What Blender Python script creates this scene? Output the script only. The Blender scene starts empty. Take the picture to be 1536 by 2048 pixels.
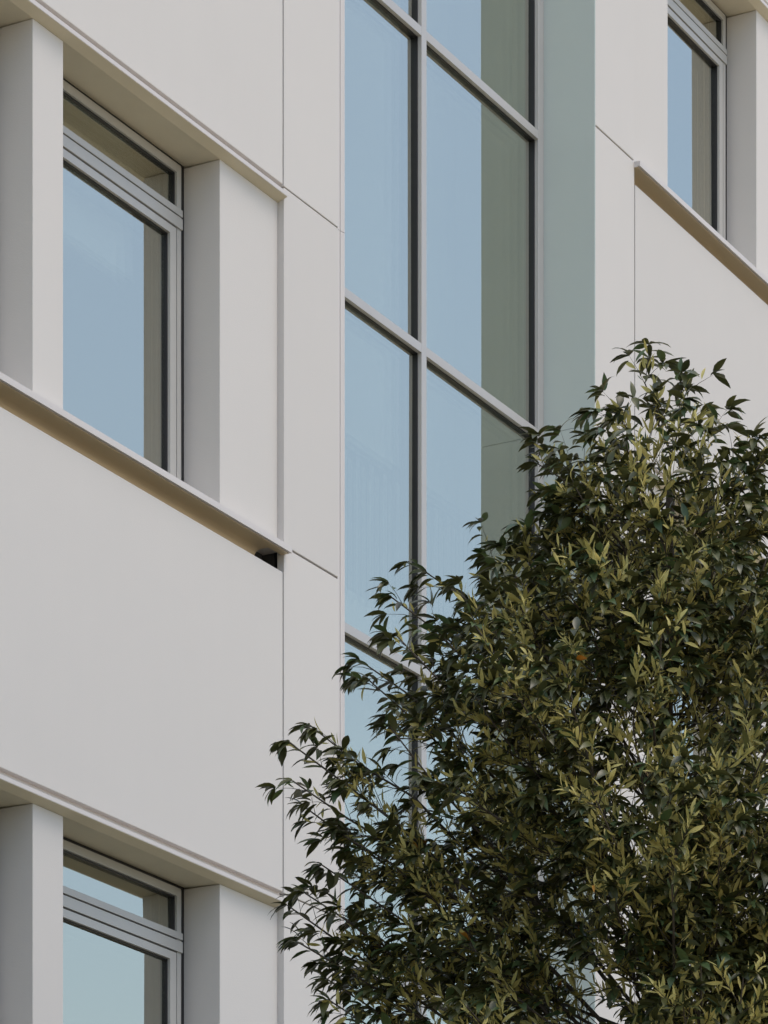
import bpy, bmesh, math, random
import numpy as np
from mathutils import Vector, Matrix

R_ = math.radians
scene = bpy.context.scene
COL = scene.collection

# ------------------------------------------------------------------ camera
ALPHA = R_(29.35)                      # heading from the facade direction (+X) towards the building (+Y)
CAM = Vector((-17.664, -10.566, 1.6))
FWD = Vector((math.cos(ALPHA), math.sin(ALPHA), 0))
RGT = Vector((math.sin(ALPHA), -math.cos(ALPHA), 0))
cd = bpy.data.cameras.new('camera')
cam = bpy.data.objects.new('camera', cd)
COL.objects.link(cam)
cam.location = CAM
cam.rotation_euler = (R_(90), 0, ALPHA - R_(90))
cd.sensor_fit = 'VERTICAL'
cd.sensor_height = 36
cd.sensor_width = 27
cd.lens = 131.13
cd.shift_y = 1.3169                    # rising front: verticals stay vertical
cd.clip_start = 0.1
cd.clip_end = 3000
scene.camera = cam

# ------------------------------------------------------------------ sky, sun, exposure
SUN_EL, SUN_AZ = R_(66), (0.0, -1.0)
w = bpy.data.worlds.new('World')
scene.world = w
w.use_nodes = True
wn = w.node_tree
bg = wn.nodes['Background']
sky = wn.nodes.new('ShaderNodeTexSky')
sky.sky_type = 'NISHITA'
sky.sun_disc = False
sky.sun_elevation = SUN_EL
sky.sun_rotation = math.atan2(SUN_AZ[0], SUN_AZ[1])
sky.altitude = 100
sky.air_density = 1.35
sky.dust_density = 2.6
sky.ozone_density = 1.0
wn.links.new(sky.outputs[0], bg.inputs[0])
bg.inputs[1].default_value = 0.15
sl = bpy.data.lights.new('sun', 'SUN')
sl.energy = 0.8
sl.angle = R_(30)
sl.color = (1.0, 0.90, 0.78)
sun = bpy.data.objects.new('sun', sl)
COL.objects.link(sun)
h = math.hypot(*SUN_AZ)
sd = Vector((SUN_AZ[0] / h * math.cos(SUN_EL), SUN_AZ[1] / h * math.cos(SUN_EL), math.sin(SUN_EL)))
sun.rotation_euler = (-sd).to_track_quat('-Z', 'Y').to_euler()
sun.location = (10, -30, 20)
scene.view_settings.view_transform = 'Standard'
scene.view_settings.look = 'None'
scene.view_settings.gamma = 1
scene.view_settings.use_curve_mapping = False
scene.view_settings.exposure = 0.45

# ------------------------------------------------------------------ materials
def newmat(name):
    m = bpy.data.materials.new(name)
    m.use_nodes = True
    nt = m.node_tree
    return m, nt, nt.nodes['Principled BSDF'], nt.nodes['Material Output']

def surface(name, col, rough=0.6, var=0.06, scale=3.0, bump=0.0, bscale=200.0, metal=0.0, spec=0.5, streak=0.0, obj=0.0):
    m, nt, p, out = newmat(name)
    N, L = nt.nodes, nt.links
    tc = N.new('ShaderNodeTexCoord')
    no = N.new('ShaderNodeTexNoise')
    no.inputs['Scale'].default_value = scale
    no.inputs['Detail'].default_value = 6
    no.inputs['Roughness'].default_value = 0.6
    L.new(tc.outputs['Object'], no.inputs['Vector'])
    fac = no.outputs['Fac']
    if streak:
        mp = N.new('ShaderNodeMapping')
        mp.inputs['Scale'].default_value = (4, 4, 0.3)
        n2 = N.new('ShaderNodeTexNoise')
        n2.inputs['Scale'].default_value = 1.6
        n2.inputs['Detail'].default_value = 5
        L.new(tc.outputs['Object'], mp.inputs['Vector'])
        L.new(mp.outputs[0], n2.inputs['Vector'])
        mx = N.new('ShaderNodeMix')
        mx.inputs[0].default_value = streak
        L.new(no.outputs['Fac'], mx.inputs[2])
        L.new(n2.outputs['Fac'], mx.inputs[3])
        fac = mx.outputs[0]
    cr = N.new('ShaderNodeValToRGB')
    cr.color_ramp.elements[0].position = 0.25
    cr.color_ramp.elements[1].position = 0.75
    cr.color_ramp.elements[0].color = (*[c * (1 - var) for c in col], 1)
    cr.color_ramp.elements[1].color = (*[min(1, c * (1 + var)) for c in col], 1)
    L.new(fac, cr.inputs[0])
    cout = cr.outputs[0]
    if obj:                                # slight batch difference from panel to panel
        oi = N.new('ShaderNodeObjectInfo')
        mr = N.new('ShaderNodeMapRange')
        mr.inputs[3].default_value = 1 - obj
        mr.inputs[4].default_value = 1 + obj
        L.new(oi.outputs['Random'], mr.inputs[0])
        hs = N.new('ShaderNodeHueSaturation')
        L.new(mr.outputs[0], hs.inputs['Value'])
        L.new(cout, hs.inputs['Color'])
        cout = hs.outputs[0]
    L.new(cout, p.inputs['Base Color'])
    p.inputs['Roughness'].default_value = rough
    p.inputs['Metallic'].default_value = metal
    p.inputs['Specular IOR Level'].default_value = spec
    if bump:
        nb = N.new('ShaderNodeTexNoise')
        nb.inputs['Scale'].default_value = bscale
        nb.inputs['Detail'].default_value = 4
        L.new(tc.outputs['Object'], nb.inputs['Vector'])
        b = N.new('ShaderNodeBump')
        b.inputs['Strength'].default_value = bump
        b.inputs['Distance'].default_value = 0.004
        L.new(nb.outputs['Fac'], b.inputs['Height'])
        L.new(b.outputs[0], p.inputs['Normal'])
    return m

def glass(name, fac, tint, gtint):
    m, nt, p, out = newmat(name)
    N, L = nt.nodes, nt.links
    N.remove(p)
    g = N.new('ShaderNodeBsdfGlossy')
    g.inputs['Roughness'].default_value = 0.0
    g.inputs['Color'].default_value = (*gtint, 1)
    t = N.new('ShaderNodeBsdfTransparent')
    t.inputs['Color'].default_value = (*tint, 1)
    fr = N.new('ShaderNodeFresnel')
    fr.inputs['IOR'].default_value = 1.5
    ma = N.new('ShaderNodeMath')
    ma.operation = 'MULTIPLY_ADD'
    ma.inputs[1].default_value = 0.8
    ma.inputs[2].default_value = fac
    L.new(fr.outputs[0], ma.inputs[0])
    mx = N.new('ShaderNodeMixShader')
    L.new(ma.outputs[0], mx.inputs[0])
    L.new(t.outputs[0], mx.inputs[1])
    L.new(g.outputs[0], mx.inputs[2])
    L.new(mx.outputs[0], out.inputs['Surface'])
    return m

M = {}
M['panel'] = surface('panel_offwhite', (0.60, 0.574, 0.548), 0.75, 0.018, 1.1, 0.22, 180, streak=0.25, obj=0.03)
M['reveal'] = surface('reveal_grey_green', (0.50, 0.565, 0.545), 0.6, 0.02, 1.1, 0.15, 180)
M['trim'] = surface('trim_offwhite', (0.59, 0.555, 0.535), 0.5, 0.02, 4.0, 0.03, 150)
M['soffit'] = surface('soffit_render', (0.64, 0.58, 0.455), 0.8, 0.06, 3.0, 0.08, 220)
M['cove'] = surface('cove_warm_glow_metal', (0.62, 0.51, 0.35), 0.45, 0.04, 2.0, metal=0.25)  # warm glow of bounced light under the sills is put into this colour
M['frame'] = surface('frame_grey_aluminium', (0.43, 0.425, 0.41), 0.38, 0.02, 8.0, 0.05, 900, spec=0.6)
M['mull'] = surface('mullion_grey_aluminium', (0.43, 0.425, 0.42), 0.42, 0.02, 8.0, 0.04, 900, spec=0.6)
M['gasket'] = surface('gasket_black', (0.012, 0.012, 0.014), 0.5, 0.1, 20)
M['dark'] = surface('backing_dark', (0.05, 0.05, 0.05), 0.9, 0.1, 5)
M['inner'] = surface('interior_plaster', (0.80, 0.80, 0.78), 0.8, 0.03, 2)
M['ceil'] = surface('interior_ceiling', (0.85, 0.85, 0.83), 0.8, 0.01, 2)
M['floor'] = surface('interior_floor', (0.55, 0.53, 0.50), 0.6, 0.05, 3)
M['rail'] = surface('rail_painted_steel', (0.14, 0.17, 0.2), 0.4, 0.03, 5)
M['glass'] = glass('coated_glass', 0.45, (0.93, 0.99, 0.96), (1.0, 0.985, 0.86))
M['clear'] = glass('clear_glass', 0.02, (0.96, 0.99, 0.98), (1, 1, 1))
M['bark'] = surface('bark_grey_brown', (0.075, 0.06, 0.045), 0.85, 0.35, 18, 0.6, 60)
M['twig'] = surface('twig_brown', (0.05, 0.042, 0.028), 0.7, 0.3, 30)
M['ground'] = surface('ground_sandy_paving', (0.58, 0.48, 0.32), 0.85, 0.15, 0.6, 0.3, 40)

def leafmat(name, c0, c1, rough, transl, spec=0.5):
    m, nt, p, out = newmat(name)
    N, L = nt.nodes, nt.links
    geo = N.new('ShaderNodeNewGeometry')
    oi = N.new('ShaderNodeObjectInfo')
    ad = N.new('ShaderNodeMath'); ad.operation = 'ADD'
    L.new(geo.outputs['Random Per Island'], ad.inputs[0])
    L.new(oi.outputs['Random'], ad.inputs[1])
    frc = N.new('ShaderNodeMath'); frc.operation = 'FRACT'
    L.new(ad.outputs[0], frc.inputs[0])
    cr = N.new('ShaderNodeValToRGB')
    cr.color_ramp.elements[0].color = (*c0, 1)
    cr.color_ramp.elements[1].color = (*c1, 1)
    L.new(frc.outputs[0], cr.inputs[0])
    L.new(cr.outputs[0], p.inputs['Base Color'])
    p.inputs['Roughness'].default_value = rough
    p.inputs['Specular IOR Level'].default_value = spec
    tr = N.new('ShaderNodeBsdfTranslucent')
    L.new(cr.outputs[0], tr.inputs['Color'])
    mx = N.new('ShaderNodeMixShader')
    mx.inputs[0].default_value = transl
    L.new(p.outputs[0], mx.inputs[1])
    L.new(tr.outputs[0], mx.inputs[2])
    L.new(mx.outputs[0], out.inputs['Surface'])
    return m

LEAF = [leafmat('leaf_mature', (0.036, 0.042, 0.015), (0.105, 0.110, 0.036), 0.38, 0.14),
        leafmat('leaf_young', (0.35, 0.325, 0.10), (0.66, 0.575, 0.21), 0.55, 0.32, 0.3),
        leafmat('leaf_midgreen', (0.05, 0.085, 0.03), (0.10, 0.14, 0.05), 0.42, 0.15),
        leafmat('leaf_orange', (0.45, 0.17, 0.02), (0.50, 0.26, 0.05), 0.55, 0.2, 0.3)]

# ------------------------------------------------------------------ mesh helpers
def link(name, me, parent=None, mat=None):
    o = bpy.data.objects.new(name, me)
    COL.objects.link(o)
    if mat is not None:
        me.materials.append(mat)
    if parent is not None:
        o.parent = parent
    return o

def bm_obj(name, bm, mat, parent=None, smooth=False):
    bmesh.ops.recalc_face_normals(bm, faces=bm.faces)
    me = bpy.data.meshes.new(name)
    bm.to_mesh(me)
    bm.free()
    if smooth:
        for p in me.polygons:
            p.use_smooth = True
    return link(name, me, parent, mat)

def bm_box(bm, x0, x1, y0, y1, z0, z1):
    vs = [bm.verts.new((x, y, z)) for x in (x0, x1) for y in (y0, y1) for z in (z0, z1)]
    for f in ((0, 1, 3, 2), (4, 6, 7, 5), (0, 4, 5, 1), (2, 3, 7, 6), (0, 2, 6, 4), (1, 5, 7, 3)):
        bm.faces.new([vs[i] for i in f])

def box(name, x0, x1, y0, y1, z0, z1, mat, parent=None, bev=0.0, seg=2):
    bm = bmesh.new()
    bm_box(bm, x0, x1, y0, y1, z0, z1)
    if bev:
        bmesh.ops.bevel(bm, geom=list(bm.edges), offset=bev, segments=seg, affect='EDGES', profile=0.5)
    return bm_obj(name, bm, mat, parent)

def pane_box(x0, x1, y0, y1, z0, z1, parent):
    o = box('pane', x0, x1, y0, y1, z0, z1, M['glass'], parent)
    o.data.materials.append(M['clear'])
    for f in o.data.polygons:              # the coating sits on the outer face only
        f.material_index = 0 if f.normal.y < -0.5 else 1
    a, b = random.uniform(-0.002, 0.002), random.uniform(-0.003, 0.003)
    for v in o.data.vertices:
        v.co.y += a * (v.co.x - x0) / (x1 - x0) + b * (v.co.z - z0) / (z1 - z0)
    return o

def extr_x(name, prof, x0, x1, mat, parent=None, smooth=False, bev=0.0):
    """closed (y, z) profile extruded along X"""
    bm = bmesh.new()
    a = [bm.verts.new((x0, y, z)) for y, z in prof]
    b = [bm.verts.new((x1, y, z)) for y, z in prof]
    n = len(prof)
    bm.faces.new(a); bm.faces.new(b[::-1])
    for i in range(n):
        bm.faces.new((a[i], a[(i + 1) % n], b[(i + 1) % n], b[i]))
    if bev:
        bmesh.ops.bevel(bm, geom=list(bm.edges), offset=bev, segments=1, affect='EDGES')
    return bm_obj(name, bm, mat, parent, smooth)

def extr_z(name, prof, z0, z1, mat, parent=None):
    """closed (x, y) profile extruded along Z"""
    bm = bmesh.new()
    a = [bm.verts.new((x, y, z0)) for x, y in prof]
    b = [bm.verts.new((x, y, z1)) for x, y in prof]
    n = len(prof)
    bm.faces.new(a); bm.faces.new(b[::-1])
    for i in range(n):
        bm.faces.new((a[i], a[(i + 1) % n], b[(i + 1) % n], b[i]))
    return bm_obj(name, bm, mat, parent)

def bm_u(bm, a, b, c, d, t, th, y0, y1):
    """three-sided frame (two stiles and a head) as one connected piece"""
    pts = [(a, c), (a, d), (b, d), (b, c), (b - t, c), (b - t, d - th), (a + t, d - th), (a + t, c)]
    f = [bm.verts.new((x, y0, z)) for x, z in pts]
    k = [bm.verts.new((x, y1, z)) for x, z in pts]
    for q in ((0, 1, 6, 7), (1, 2, 5, 6), (2, 3, 4, 5)):
        bm.faces.new([f[i] for i in q]); bm.faces.new([k[i] for i in q[::-1]])
    for i in range(8):
        j = (i + 1) % 8
        bm.faces.new((f[i], f[j], k[j], k[i]))

# ------------------------------------------------------------------ ground
bm = bmesh.new()
bm_box(bm, -900, 900, -900, 900, -0.4, 0.0)
g = bm_obj('ground', bm, M['ground'])
g['kind'] = 'structure'
g['label'] = 'flat sandy paved ground in front of the building'

bm = bmesh.new()  # dark strip added out of view, cuts light bounced up to the lower soffits
bm_box(bm, -40, 40, -8.0, -0.0, -0.1, 0.06)
g = bm_obj('bounce_cut_strip', bm, surface('bounce_cut_dark_green', (0.035, 0.045, 0.02), 0.9, 0.4, 6, 0.6, 60))
g['kind'] = 'structure'
g['label'] = 'dark green strip added along the foot of the building to cut bounced light'

# ------------------------------------------------------------------ building
B = bpy.data.objects.new('office_building', None)
COL.objects.link(B)
B['label'] = 'off-white panelled office building with recessed windows and a tall glazed stair bay'
B['category'] = 'building'

ST = 3.9
def head(k): return 6.858 + ST * k          # window head soffit (k=0 lower window in view, 1 upper)
def sill(k): return 4.909 + ST * k          # sill lip underside; top lip at +0.033
FLOORS = (0, 1, 2)
YP, YW = 0.040, 0.250
PIER, WIN = 0.268, 1.492
PITCH = PIER + WIN
SIDE_L0, SIDE_L1 = 0.0, 0.600
BAY_L, BAY_R = 0.685, 3.8915
SEC_R0 = 4.481

def make_window(x0, x1, k):
    """window in the opening x0..x1 : outer frame, transom light, bars, casement, panes"""
    zb, zt = sill(k) + 0.03, head(k) + 0.012
    fx0, fx1 = x0 + 0.037, x1 - 0.037
    ft = zt - 0.028
    F0 = YW + 0.004
    b1, l1, b2, l2, s2 = (ft - 0.241, ft - 0.283, ft - 0.347, ft - 0.355, ft - 0.398)
    # outer frame : rounded outer arris
    bm = bmesh.new()
    bm_u(bm, fx0, fx1, zb, ft, 0.056, 0.046, F0, F0 + 0.09)
    ed = [e for e in bm.edges if abs(e.verts[0].co.z - e.verts[1].co.z) > 0.5 and abs(e.verts[0].co.y - F0) < 1e-4 and
          abs(e.verts[1].co.y - F0) < 1e-4 and min(abs(e.verts[0].co.x - fx0), abs(e.verts[0].co.x - fx1)) < 1e-4]
    bmesh.ops.bevel(bm, geom=ed, offset=0.018, segments=4, affect='EDGES', profile=0.5)
    win = bm_obj('window', bm, M['frame'], B)
    # dark packing between frame and reveal
    bm = bmesh.new()
    bm_u(bm, x0 + 0.001, x1 - 0.001, zb, zt, 0.045, 0.037, YW + 0.018, YW + 0.10)
    bm_obj('packing_strip', bm, M['gasket'], win)
    # bars of the transom
    box('top_light_bar', fx0 + 0.046, fx1 - 0.012, F0 - 0.010, F0 + 0.08, l1 + 0.0045, b1, M['frame'], win, 0.002)
    box('transom_bar', fx0 + 0.046, fx1 - 0.012, F0 - 0.010, F0 + 0.08, b2, l1 - 0.0045, M['frame'], win, 0.002)
    box('shadow_joint', fx0 + 0.06, fx1 - 0.014, F0 + 0.004, F0 + 0.07, l1 - 0.004, l1 + 0.004, M['gasket'], win)
    box('shadow_joint', fx0 + 0.06, fx1 - 0.058, F0 + 0.009, F0 + 0.07, l2, b2 - 0.0005, M['gasket'], win)
    # casement of the tall pane
    cx0, cx1 = fx0 + 0.068, fx1 - 0.068
    bm = bmesh.new()
    bm_u(bm, cx0, cx1, zb, l2 - 0.0005, 0.060, l2 - s2, F0 - 0.003, F0 + 0.075)
    bm_obj('casement', bm, M['frame'], win)
    box('casement_groove', fx0 + 0.0565, cx0 - 0.0005, F0 + 0.02, F0 + 0.07, zb, l2, M['gasket'], win)
    box('casement_groove', cx1 + 0.0005, fx1 - 0.0565, F0 + 0.02, F0 + 0.07, zb, l2, M['gasket'], win)
    # glazing gaskets
    gy0, gy1 = F0 + 0.014, F0 + 0.055
    def gask(a, b, c, d, t=0.008):
        bm = bmesh.new()
        bm_u(bm, a, b, c, d, t, t, gy0, gy1)
        bm_obj('gasket', bm, M['gasket'], win)
    gask(fx0 + 0.057, fx1 - 0.057, b1 + 0.001, ft - 0.0465)
    gask(cx0 + 0.0605, cx1 - 0.0605, zb, s2 - 0.0005)
    def pane(a, b, c, d):
        pane_box(a, b, F0 + 0.032, F0 + 0.058, c, d, win)
    pane(fx0 + 0.0655, fx1 - 0.0655, b1 + 0.001, ft - 0.055)
    pane(cx0 + 0.069, cx1 - 0.069, zb, s2 - 0.009)
    return win

def sill_profile(z, y_out, y_in):
    return [(y_in, z + 0.055), (y_out, z + 0.034), (y_out, z), (y_out + 0.012, z), (y_out + 0.012, z + 0.007),
            (y_out + 0.018, z + 0.007), (y_out + 0.018, z - 0.001), (0.02, z - 0.001), (0.02, z + 0.02), (y_in, z + 0.02)]

def cove_profile(z):
    """curved closure below the sill: flat, quarter round, back upstand"""
    r, yb, t = 0.045, 0.115, 0.003
    pts = [(0.0205, z - 0.0015)]
    for i in range(9):
        a = math.pi / 2 * i / 8
        pts.append((yb - r + r * math.sin(a), z - 0.0015 - r + r * math.cos(a)))
    pts += [(yb, z - 0.19), (yb + t, z - 0.19)]
    for i in range(8, -1, -1):
        a = math.pi / 2 * i / 8
        pts.append((yb - r + (r + t) * math.sin(a), z - 0.0015 - r + (r + t) * math.cos(a)))
    pts.append((0.0205, z - 0.0015 + t))
    return pts

def section(x_end, x_start, nwin, flip):
    """panelled wall with nwin windows; x_start is the side of the glazed bay.
    flip=-1: runs to -X from x_start, +1: runs to +X"""
    xa, xb = min(x_end, x_start), max(x_end, x_start)
    for k in FLOORS:
        zh, zs = head(k), sill(k)
        # spandrel panel below this sill
        zlow = head(k - 1) + 0.083 if k > 0 else 2.95
        box('spandrel_panel', xa + 0.012, xb - 0.012, 0.0, 0.045, zlow, zs - 0.105, M['panel'], B, 0.004)
        # sill with cove
        s = extr_x('sill', sill_profile(zs, -0.045, YW + 0.05), xa - 0.010, xb + 0.014, M['trim'], B)
        box('sill_soffit', xa - 0.008, xb + 0.003, -0.0265, 0.0202, zs - 0.0032, zs - 0.0012, M['cove'], s)
        ca, cb = (xa + 0.01, xb - 0.13) if flip < 0 else (xa + 0.004, xb - 0.13)
        extr_x('cove', cove_profile(zs), ca, cb, M['cove'], s, smooth=False)
        # head : soffit slab with projecting lip
        prof = [(YW + 0.12, zh + 0.012), (YP, zh - 0.001), (-0.018, zh + 0.018), (-0.018, zh + 0.038), (-0.008, zh + 0.038),
                (0.03, zh + 0.036), (0.03, zh + 0.12), (YW + 0.12, zh + 0.12)]
        l = extr_x('lintel', prof, xa - 0.006, xb + 0.004, M['trim'], B)
        extr_x('soffit_board', [(YW + 0.12, zh + 0.0118), (YP, zh - 0.0012), (-0.0178, zh + 0.0178), (-0.0178, zh + 0.0158), (YP, zh - 0.0032), (YW + 0.12, zh + 0.0098)],
               xa - 0.0055, xb + 0.0035, M['soffit'], l)
        extr_x('lip', [(-0.0205, zh + 0.0185), (-0.0205, zh + 0.041), (-0.006, zh + 0.041), (-0.006, zh + 0.0385), (-0.0182, zh + 0.0385), (-0.0182, zh + 0.0185)],
               xa - 0.006, xb + 0.005, M['trim'], l)
        zb = zs + 0.035
        zt = zh - 0.004
        # end piers and mullion piers (one per gap)
        if flip < 0:
            edges = [(xb - 0.604, xb)]
            x = xb - 0.604
        else:
            edges = [(xa, xa + 0.600)]
            x = xa + 0.600
        for i in range(nwin):
            if flip < 0:
                make_window(x - WIN, x, k)
                x -= WIN
                wd = PIER if i < nwin - 1 else 0.6
                edges.append((x - wd, x)); x -= wd
            else:
                make_window(x, x + WIN - 0.015, k)
                x += WIN - 0.015
                wd = PIER if i < nwin - 1 else 0.6
                edges.append((x, x + wd)); x += wd
        for a, b in edges:
            box('pier', a, b, YP, YW + 0.13, zb, zt, M['panel'], B, 0.003)
        # dark construction behind spandrel
        box('backing', xa, xb, 0.14, YW + 0.12, zlow - 0.03, zs + 0.018, M['dark'], B)
    # parapet panel above the top windows
    box('spandrel_panel', xa + 0.012, xb - 0.012, 0.0, 0.045, head(2) + 0.083, head(2) + 1.9, M['panel'], B, 0.004)
    box('backing', xa, xb, 0.14, YW + 0.12, head(2) + 0.125, head(2) + 1.85, M['dark'], B)

NL = 3
XL = -(0.604 + NL * WIN + (NL - 1) * PIER + 0.6)
section(XL, 0.0, NL, -1)
XR = SEC_R0 + 0.6 + NL * (WIN - 0.015) + (NL - 1) * PIER + 0.6
section(XR, SEC_R0, NL, 1)

# side panels between the joints (left and right of the bay) and outer ends
ROOF = head(2) + 1.9
joints = [2.95]
for k in FLOORS:
    joints += [sill(k) + 0.043, head(k) + 0.075]
joints.append(ROOF)
def side_panels(x0, x1):
    for a, b in zip(joints[:-1], joints[1:]):
        thick = 0.006 if any(abs(a - (sill(k) + 0.043)) < 1e-3 for k in FLOORS) else 0.004
        thickb = 0.006 if any(abs(b - (sill(k) + 0.043)) < 1e-3 for k in FLOORS) else 0.004
        box('side_panel', x0, x1, 0.0, 0.045, a + thick, b - thickb, M['panel'], B, 0.003)
    box('backing', x0 + 0.02, x1, 0.075, 0.355, 2.95, ROOF - 0.05, M['dark'], B)
side_panels(0.001, 0.598)
side_panels(3.900, SEC_R0 - 0.003)
side_panels(XL - 0.6, XL - 0.002)
side_panels(XR + 0.002, XR + 0.6)
# side panel thickness seen inside the sill gaps
# bay edge trims
def arc(cx, cy, r, a0, a1, n=6):
    return [(cx + r * math.cos(math.radians(a0 + (a1 - a0) * i / n)), cy + r * math.sin(math.radians(a0 + (a1 - a0) * i / n))) for i in range(n + 1)]
for a, b in ((2.95, head(0) + 0.07), (head(0) + 0.073, head(1) + 0.073), (head(1) + 0.076, head(2) + 0.07), (head(2) + 0.073, ROOF)):
    # left : shallow groove then a rounded nose turning into the bay
    prof = [(0.603, 0.36), (0.603, 0.008), (0.628, 0.008), (0.630, 0.012), (0.634, 0.012), (0.636, 0.006), (0.655, 0.004)] + arc(0.667, 0.018, 0.018, -110, 0, 6) + [(0.685, 0.36)]
    extr_z('corner_trim', prof, a, b, M['trim'], B)
    # right : reveal panel with a thin rounded nose
    prof = arc(3.8955, 0.004, 0.004, 180, 270, 4) + [(3.8985, 0.0), (3.8985, 0.40), (3.8915, 0.40)]
    extr_z('reveal_panel', prof, a, b, M['reveal'], B)

# ------------------------------------------------------------------ glazed bay
YC = 0.367
TR = [2.95 + 0.0, 4.915, 6.865, 8.815, 10.783, 12.713, 14.663, 16.55]
box('sill', BAY_L + 0.001, BAY_R - 0.001, 0.36, 0.6, 2.80, 2.948, M['trim'], B)
mulls = [(BAY_L + 0.001, BAY_L + 0.080), (2.247, 2.310), (3.813, BAY_R - 0.001)]
cw = bpy.data.objects.new('tmp', None)
cw_bm = bmesh.new()
bm_box(cw_bm, mulls[1][0], mulls[1][1], YC, YC + 0.15, 2.95, ROOF - 0.02)
bmesh.ops.bevel(cw_bm, geom=list(cw_bm.edges), offset=0.0015, segments=1, affect='EDGES')
CW = bm_obj('curtain_wall', cw_bm, M['mull'], B)
bpy.data.objects.remove(cw)
CW['label'] = 'tall aluminium curtain wall of the stair bay with coated blue glass'
for a, b in (mulls[0], mulls[2]):
    box('mullion', a, b, YC + 0.0005, YC + 0.15, 2.95, ROOF - 0.02, M['mull'], CW, 0.0015, 1)
for i, z in enumerate(TR):
    for (a, b) in ((mulls[0][1], mulls[1][0]), (mulls[1][1], mulls[2][0])):
        box('transom', a + 0.0004, b - 0.0004, YC + 0.0008, YC + 0.12, z, z + 0.056, M['mull'], CW, 0.0012, 1)
        if i + 1 < len(TR):
            z0, z1 = z + 0.0565, TR[i + 1] - 0.0005
            bm = bmesh.new()
            t = 0.006
            y0, y1 = YC + 0.027, YC + 0.10
            bm_u(bm, a + 0.0006, b - 0.0006, z0, z1, t, t, y0, y1)
            bm_obj('gasket', bm, M['gasket'], CW)
            pane_box(a + t + 0.0002, b - t - 0.0002, YC + 0.047, YC + 0.075, z0 + 0.0045, z1 - t - 0.0003, CW)
# stair landing with balustrade behind the glass
zl = 9.235
box('stair_landing', 0.75, 3.82, 0.60, 1.049, zl - 0.30, zl, M['ceil'], B, 0.004)
rail = box('balustrade', 0.76, 3.80, 0.62, 0.665, zl + 0.88, zl + 0.95, M['rail'], B, 0.004)
x = 0.85
while x < 3.8:
    box('baluster', x, x + 0.05, 0.623, 0.660, zl + 0.001, zl + 0.879, M['rail'], rail)
    x += 0.165

# ------------------------------------------------------------------ interior and shell
XA, XZ = XL - 0.6, XR + 0.6
DEP = 3.4
box('shell_wall', XA, XZ, DEP, DEP + 0.3, 0.0, ROOF, M['inner'], B)
for xw0, xw1 in ((XA, XA + 0.2), (0.08, 0.58), (3.95, 4.45), (XZ - 0.2, XZ)):
    box('partition_wall', xw0, xw1, 0.38, DEP - 0.001, 2.95, ROOF - 0.05, M['inner'], B)
box('roof_slab', XA, XZ, 0.05, DEP + 0.3, ROOF + 0.001, ROOF + 0.25, M['trim'], B)
box('base_wall', XA, XZ, 0.02, 0.5, 0.0, 2.79, M['panel'], B)
for (a, b) in ((XA + 0.2, 0.08), (4.45, XZ - 0.2)):
    for k in FLOORS:
        box('ceiling', a, b, YW + 0.125, DEP - 0.001, head(k) + 0.01, head(k) + 0.05, M['ceil'], B)
        box('floor_slab', a, b, YW + 0.125, DEP - 0.001, sill(k) - 0.9, sill(k) - 0.75, M['floor'], B)
bl = box('roller_blind', -2.04, -0.880, 0.420, 0.423, 10.08, head(1) - 0.03, M['ceil'], B)
box('bottom_bar', -2.04, -0.865, 0.414, 0.4195, 10.065, 10.09, M['frame'], bl)
box('stair_wall', 0.581, 3.949, 1.05, 1.09, 2.95, ROOF - 0.06, M['ceil'], B)

# ------------------------------------------------------------------ tree
rng = np.random.default_rng(11)
random.seed(5)
TREE = Vector((-4.953, -4.607, 0.0))
PXM = 532.86
def from_px(px, py, toward=0.0):
    """world point of a shoot tip near the tree's own vertical plane, 'toward' metres nearer the viewer"""
    d = 14.0 - toward
    p = CAM + d * (FWD + (px - 768) / 7460.0 * RGT)
    return np.array([p.x - TREE.x, p.y - TREE.y, 1.6 + d * (3721 - py) / 7460.0])

tree = bpy.data.objects.new('broadleaf_tree', None)
COL.objects.link(tree)
tree.location = TREE
tree['label'] = 'dense evergreen tree with dark leaves and yellowish young growth in front of the facade'
tree['category'] = 'tree'

def env(z):
    """crown radius at height z"""
    t = np.array([2.4, 3.0, 4.0, 5.0, 5.86, 6.14, 6.46, 6.9, 7.2, 7.35])
    r = np.array([0.5, 1.15, 1.35, 1.24, 1.14, 0.90, 0.62, 0.26, 0.05, 0.01])
    return np.interp(z, t, r)

def tube(bm, pts, rad, sides=6):
    pts = [np.asarray(p, float) for p in pts]
    prev = None
    for i, p in enumerate(pts):
        d = (pts[min(i + 1, len(pts) - 1)] - pts[max(i - 1, 0)])
        d = d / (np.linalg.norm(d) + 1e-9)
        u = np.cross(d, [0.3, 0.9, 0.2]); u /= np.linalg.norm(u) + 1e-9
        v = np.cross(d, u)
        ring = [bm.verts.new(p + rad[i] * (math.cos(2 * math.pi * j / sides) * u + math.sin(2 * math.pi * j / sides) * v)) for j in range(sides)]
        if prev:
            for j in range(sides):
                bm.faces.new((prev[j], prev[(j + 1) % sides], ring[(j + 1) % sides], ring[j]))
        prev = ring
    bm.faces.new(prev)

def bez(p0, p1, p2, n):
    t = np.linspace(0, 1, n)[:, None]
    return (1 - t) ** 2 * p0 + 2 * t * (1 - t) * p1 + t * t * p2

def trunk_at(z):
    return np.array([0.05 * math.sin(z * 1.3), 0.05 * math.cos(z * 1.1) - 0.05, z])

# trunk
bm = bmesh.new()
zz = np.linspace(0, 6.75, 22)
tube(bm, [trunk_at(z) for z in zz], [0.085 * (1 - z / 7.3) ** 0.9 + 0.008 for z in zz], 10)
bm_obj('trunk', bm, M['bark'], tree, smooth=True)

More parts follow.
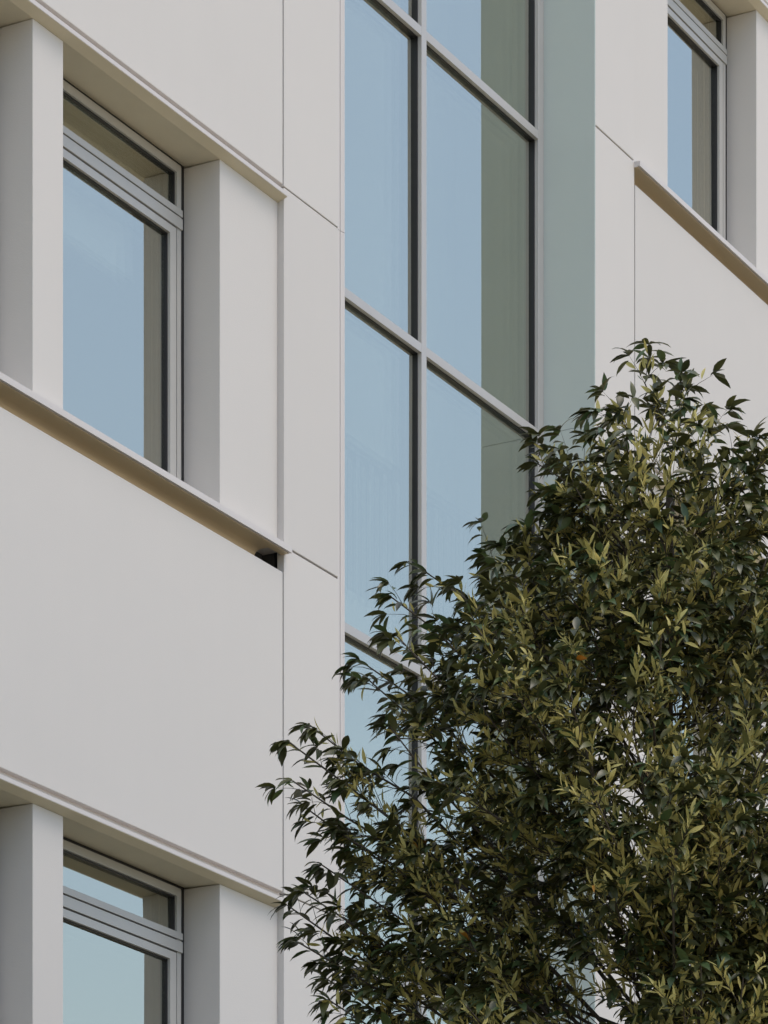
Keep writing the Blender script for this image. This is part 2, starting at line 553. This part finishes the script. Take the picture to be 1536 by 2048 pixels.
limbs = []      # (points, r0)
leaves_p, leaves_d, leaves_n, leaves_L, leaves_W, leaves_m, leaves_b = [], [], [], [], [], [], []
def unit(v): return v / (np.linalg.norm(v) + 1e-9)
def put_leaf(p, d, up, L, W, mat, bend):
    d = unit(d)
    n = up - d * np.dot(up, d)
    n = unit(n)
    leaves_p.append(p); leaves_d.append(d); leaves_n.append(n); leaves_L.append(L); leaves_W.append(W); leaves_m.append(mat); leaves_b.append(bend)

tw = bmesh.new()
UP = np.array([0, 0, 1.0])
def shoot(pts, r0, dense=1.0, young=0.5, fresh=False):
    """a leafy twig along pts, tip leaves splayed in a drooping whorl"""
    n = len(pts)
    tube(tw, pts, [r0 * (1 - 0.75 * i / (n - 1)) for i in range(n)], 4)
    seg = np.linalg.norm(np.diff(pts, axis=0), axis=1)
    cum = np.concatenate([[0], np.cumsum(seg)])
    Ltot = cum[-1]
    s = Ltot * 0.2
    ang = rng.uniform(0, 6.28)
    while s < Ltot:
        i = min(np.searchsorted(cum, s) - 1, n - 2); i = max(i, 0)
        f = (s - cum[i]) / (seg[i] + 1e-9)
        p = pts[i] * (1 - f) + pts[i + 1] * f
        ax = unit(pts[i + 1] - pts[i])
        ow = np.array([p[0], p[1], 0.0]); ow /= np.linalg.norm(ow) + 0.15
        u = unit(np.cross(ax, [0.2, 0.1, 1.0])); v = np.cross(ax, u)
        rad = math.cos(ang) * u + math.sin(ang) * v
        frac = s / Ltot
        if frac < 0.80 and rng.random() < young:
            d = rad * 0.7 + ax * 0.45 + ow * 0.35 + UP * rng.uniform(-0.1, 0.8) + rng.normal(0, 0.25, 3)
            L = rng.uniform(0.042, 0.074)
            m = 1 if rng.random() < 0.90 else 2
            put_leaf(p + 0.010 * unit(d), d, rng.normal(0, 0.8, 3) + ow * 0.7 + UP * 0.3, L, L * rng.uniform(0.18, 0.27), m, rng.uniform(-0.3, 1.1))
        elif frac > 0.60 or rng.random() < 0.30:
            rad[2] *= 0.45
            d = rad * 0.75 + ax * 0.35 + ow * 0.55 + UP * rng.uniform(-0.35, 0.12) + rng.normal(0, 0.12, 3)
            L = rng.uniform(0.056, 0.094)
            m = 0 if rng.random() < 0.78 else 2
            put_leaf(p + 0.012 * unit(d), d, UP + rng.normal(0, 0.35, 3), L, L * rng.uniform(0.28, 0.38), m, rng.uniform(0.3, 1.1))
        ang += 2.4 + rng.normal(0, 0.2)
        s += rng.uniform(0.016, 0.030) / dense
    ax = unit(pts[-1] - pts[-2])
    ow = np.array([pts[-1][0], pts[-1][1], 0.0]); ow /= np.linalg.norm(ow) + 0.15
    u = unit(np.cross(ax, [0.2, 0.1, 1.0])); v = np.cross(ax, u)
    if fresh:
        for j in range(rng.integers(7, 12)):
            a = ang + 2.4 * j
            rad = math.cos(a) * u + math.sin(a) * v
            d = rad * rng.uniform(0.3, 0.9) + ax * 0.6 + ow * 0.2 + UP * rng.uniform(0.1, 0.9)
            L = rng.uniform(0.038, 0.070)
            put_leaf(pts[-1] - ax * 0.013 * j, d, rng.normal(0, 0.7, 3) + ow * 0.8 + UP * 0.3, L, L * rng.uniform(0.16, 0.24), 1 if rng.random() < 0.92 else 2, rng.uniform(-0.3, 1.0))
        return
    k = rng.integers(4, 8)
    for j in range(k):
        a = ang + 2 * math.pi * j / k + rng.normal(0, 0.2)
        rad = math.cos(a) * u + math.sin(a) * v
        rad[2] *= 0.5
        d = rad * rng.uniform(0.4, 0.9) + ax * 0.35 + ow * 0.55 + UP * rng.uniform(-0.35, 0.1)
        L = rng.uniform(0.062, 0.098)
        put_leaf(pts[-1], d, UP + rng.normal(0, 0.25, 3), L, L * rng.uniform(0.30, 0.38), 0 if rng.random() < 0.85 else 2, rng.uniform(0.4, 1.2))

def add_limb(z0, tip, r0, lead=False):
    p0 = trunk_at(z0)
    out = tip - p0
    mid = p0 + out * 0.5 + np.array([0, 0, (0.10 if lead else -0.08) * np.linalg.norm(out)]) + rng.normal(0, 0.05, 3)
    pts = bez(p0, mid, tip, 8)
    pts[2:-1] += rng.normal(0, 0.010, (5, 3))
    limbs.append((pts, r0, lead))
    return pts

# limbs whose tips form the outline seen against the building
TIPS = [(1285, 712, 0.0), (1385, 735, 0.1), (1225, 775, 0.1), (1420, 815, 0.3), (1245, 830, 0.35), (1100, 885, 0.0), (1060, 915, 0.2), (1500, 850, 0.2),
        (1545, 900, 0.4), (1140, 960, 0.4), (1045, 1050, 0.1), (955, 1100, 0.0), (1010, 1130, 0.4), (835, 1135, 0.1), (765, 1185, 0.0), (775, 1260, 0.25),
        (700, 1310, 0.05), (720, 1350, 0.2), (760, 1440, 0.4), (600, 1440, 0.0), (560, 1475, 0.1), (565, 1550, 0.2), (585, 1600, 0.0), (650, 1650, 0.2),
        (625, 1720, 0.0), (590, 1775, 0.15), (555, 1800, 0.0), (570, 1870, 0.1), (630, 1945, 0.0), (640, 1990, 0.2), (700, 2040, 0.1), (860, 1250, 0.5), (930, 1290, 0.6)]
for px, py, tw_ in TIPS:
    tip = from_px(px, py, tw_)
    tip[:2] *= 1 - 0.04 / (math.hypot(tip[0], tip[1]) + 0.1)
    tip[2] -= 0.075 if py < 900 else 0.02
    rr = math.hypot(tip[0], tip[1])
    add_limb(max(2.2, tip[2] - 0.25 - rr * 0.75), tip, 0.004 + 0.0035 * rr, True)
ga = 0.0
for z0 in np.arange(2.3, 6.75, 0.068):
    ga += 2.39996
    zt = z0 + rng.uniform(0.25, 0.95) * (0.4 + env(z0) * 0.6)
    zt = min(zt, 6.62)
    r = env(zt) * rng.uniform(0.65, 0.95)
    tip = np.array([math.cos(ga) * r, math.sin(ga) * r, zt])
    # the crown is cut back on the side that faces the glazed bay
    add_limb(z0, tip, 0.004 + 0.004 * r)

for q in range(150):
    z0 = rng.uniform(2.9, 6.0) if q < 85 else rng.uniform(2.9, 4.9)
    zt = z0 + rng.uniform(0.2, 0.8)
    a = math.atan2(-FWD.y, -FWD.x) + (rng.uniform(-1.7, 1.7) if q < 85 else rng.uniform(-0.3, 2.0))
    r = env(zt) * rng.uniform(0.45, 0.97)
    add_limb(z0, np.array([math.cos(a) * r, math.sin(a) * r, zt]), 0.004 + 0.002 * r)

lb = bmesh.new()
for pts, r0, lead in limbs:
    n = len(pts)
    tube(lb, pts, [r0 * (1 - 0.8 * i / (n - 1)) + 0.0012 for i in range(n)], 5)
    lens = np.linalg.norm(np.diff(pts, axis=0), axis=1).sum()
    shoot(pts[-3:], 0.004, 0.8, 0.35)
    low = pts[-1][2] < 4.0
    if lead:
        for t in (0.78, 0.85, 0.91, 0.96):
            i = min(int(t * 7), 6); f = t * 7 - i
            p = pts[i] * (1 - f) + pts[i + 1] * f
            ax = unit(pts[i + 1] - pts[i])
            side = rng.normal(0, 1, 3); side -= ax * np.dot(side, ax); side = unit(side); side[2] *= 0.5
            e = p + rng.uniform(0.08, 0.16) * unit(ax * 0.8 + side * 0.8)
            shoot(bez(p, (p + e) / 2 + np.array([0, 0, 0.012]), e, 3), 0.0018, 0.9, 0.45)
    ns = int((6 + lens * 9) * (0.7 if low else 1.32))
    for j in range(ns):
        t = rng.uniform(0.22, 0.80 if lead else 1.0)
        i = min(int(t * (n - 1)), n - 2)
        f = t * (n - 1) - i
        p = pts[i] * (1 - f) + pts[i + 1] * f
        ax = unit(pts[i + 1] - pts[i])
        side = rng.normal(0, 1, 3); side -= ax * np.dot(side, ax); side = unit(side)
        L = rng.uniform(0.16, 0.42) * (1.1 - 0.65 * t)
        outw = np.array([p[0], p[1], 0]); outw = outw / (np.linalg.norm(outw) + 0.2)
        side[2] *= 0.6
        e = p + L * unit(ax * 0.5 + side * 0.75 + UP * 0.25 + outw * 0.55)
        rr = math.hypot(e[0], e[1])
        if rr > env(e[2]) * 1.03 + 0.03 and (t < 0.85 or rr > math.hypot(pts[-1][0], pts[-1][1]) + 0.06):
            continue
        m = p + 0.5 * (e - p) + np.array([0, 0, -0.05 * L])
        shoot(bez(p, m, e, 4), 0.0028, 1.0, rng.choice([0.6, 0.8, 0.93]), rng.random() < 0.42)
bm_obj('limbs', lb, M['bark'], tree, smooth=True)
bm_obj('twigs', tw, M['twig'], tree)['kind'] = 'stuff'

# leaf template : stations along the blade, folded on the midrib
ST_T = np.array([0.0, 0.16, 0.38, 0.60, 0.82, 1.0])
ST_W = np.array([0.06, 0.62, 1.0, 0.92, 0.50, 0.02])
def leaf_local(bend, fold, wave):
    """(18,3) vertices: x along the blade, y across, z up; unit length and unit half-width in y"""
    out = []
    ang = 0.0; x = z = 0.0; pt = 0.0
    for t, wdt in zip(ST_T, ST_W):
        ds = t - pt; pt = t
        ang = -bend * t
        x += ds * math.cos(ang); z += ds * math.sin(ang)
        out += [(x, -wdt, z, wdt * fold + wave * math.sin(9 * t)), (x, 0, z, 0), (x, wdt, z, wdt * fold + wave * math.cos(8 * t))]
    return np.array(out)
QUADS = []
for i in range(5):
    a = 3 * i
    QUADS += [(a, a + 1, a + 4, a + 3), (a + 1, a + 2, a + 5, a + 4)]
QUADS = np.array(QUADS)
VARS = [leaf_local(b, f_, wv) for b, f_, wv in ((-0.2, 0.35, 0.05), (0.25, 0.30, 0.10), (0.55, 0.38, 0.06), (0.85, 0.28, 0.12), (1.15, 0.35, 0.08))]
VB = np.array([-0.2, 0.25, 0.55, 0.85, 1.15])

P = np.array(leaves_p); D = np.array(leaves_d); Nn = np.array(leaves_n)
LL = np.array(leaves_L); WW = np.array(leaves_W); MM = np.array(leaves_m); BB = np.array(leaves_b)
MM[rng.random(len(MM)) < 0.0012] = 3
S = np.cross(Nn, D)
VI = np.abs(BB[:, None] - VB[None, :]).argmin(1)

# the leaves that show largest : outer leaves turned to the viewer
view = np.array([FWD.x, FWD.y, 0.37]); view /= np.linalg.norm(view)
depth = P @ np.array([FWD.x, FWD.y, 0])
lat = P @ np.array([RGT.x, RGT.y, 0])
zed = P[:, 2]
inframe = (lat > -1.6) & (lat < 0.36) & (zed > 4.8)
rad = np.hypot(P[:, 0], P[:, 1])
outer = (rad > 0.86 * env(zed)) & (depth < 0.15)
area = np.abs(Nn @ view) * LL * WW
score = np.where(inframe & outer, area, 0)
big = np.argsort(-score)[:300]
mask = np.ones(len(P), bool); mask[big] = False

def leaf_verts(idx):
    V = np.stack(VARS)[VI[idx]]                       # (n,18,4)
    l = LL[idx][:, None]; wd = WW[idx][:, None] * 0.5
    co = (P[idx][:, None, :] + D[idx][:, None, :] * (V[:, :, 0] * l)[..., None] + S[idx][:, None, :] * (V[:, :, 1] * wd)[..., None]
          + Nn[idx][:, None, :] * (V[:, :, 2] * l + V[:, :, 3] * wd)[..., None])
    return co

rest = np.nonzero(mask)[0]
co = leaf_verts(rest)
n = len(rest)
me = bpy.data.meshes.new('foliage')
me.vertices.add(n * 18)
me.vertices.foreach_set('co', co.reshape(-1).astype(np.float32))
faces = (QUADS[None] + (np.arange(n) * 18)[:, None, None]).reshape(-1)
nf = n * 10
me.loops.add(nf * 4)
me.loops.foreach_set('vertex_index', faces.astype(np.int32))
me.polygons.add(nf)
me.polygons.foreach_set('loop_start', np.arange(0, nf * 4, 4, dtype=np.int32))
me.polygons.foreach_set('loop_total', np.full(nf, 4, np.int32))
me.polygons.foreach_set('material_index', np.repeat(MM[rest], 10).astype(np.int32))
me.polygons.foreach_set('use_smooth', np.ones(nf, bool))
me.update(calc_edges=True)
me.validate()
for m in LEAF:
    me.materials.append(m)
fo = link('foliage', me, tree)
fo['kind'] = 'stuff'

cache = {}
for i in big:
    key = (int(VI[i]), int(MM[i]))
    if key not in cache:
        V = VARS[key[0]]
        # proportion 1 : 0.34, scaled per leaf
        vv = [(a, b * 0.17, c + e * 0.17) for a, b, c, e in V]
        lm = bpy.data.meshes.new('leaf')
        lm.from_pydata(vv, [], [tuple(int(q) for q in f) for f in QUADS])
        for p in lm.polygons:
            p.use_smooth = True
        lm.materials.append(LEAF[key[1]])
        cache[key] = lm
    o = bpy.data.objects.new('leaf', cache[key])
    COL.objects.link(o)
    o.parent = tree
    s = LL[i]; wy = WW[i] / 0.34
    mt = Matrix(((D[i][0] * s, S[i][0] * wy, Nn[i][0] * s, P[i][0]),
                 (D[i][1] * s, S[i][1] * wy, Nn[i][1] * s, P[i][1]),
                 (D[i][2] * s, S[i][2] * wy, Nn[i][2] * s, P[i][2]), (0, 0, 0, 1)))
    o.matrix_basis = mt
# a second tree, added to shade the lower windows, mostly hidden by the first
shade_tree_right = bpy.data.objects.new('broadleaf_tree', None)
COL.objects.link(shade_tree_right)
shade_tree_right.location = (-0.55, -4.40, 0)
shade_tree_right.rotation_euler = (0, 0, R_(140))
shade_tree_right.scale = (0.95, 0.95, 0.93)
shade_tree_right['label'] = 'evergreen tree added behind the fuller yellowish tree to shade the lower windows'
shade_tree_right['category'] = 'tree'
shade_tree_right['group'] = tree['group'] = 'row of evergreen trees along the facade'
shade_tree_left = bpy.data.objects.new('broadleaf_tree', None)  # tree added outside the view on the left, blocks light from the lower reveals
COL.objects.link(shade_tree_left)
shade_tree_left.location = (-8.5, -1.9, 0)
shade_tree_left.scale = (1.2, 1.2, 1.2)
shade_tree_left.rotation_euler = (0, 0, R_(250))
shade_tree_left['label'] = 'evergreen tree added out of view past the window columns to darken the lower reveals'
shade_tree_left['category'] = 'tree'
shade_tree_left['group'] = tree['group']
for ch in list(tree.children):
    if not ch.name.startswith('leaf'):
        for tt in (shade_tree_right, shade_tree_left):
            c = ch.copy()
            COL.objects.link(c)
            c.parent = tt
print('leaves', len(P), 'objects', len(bpy.data.objects))
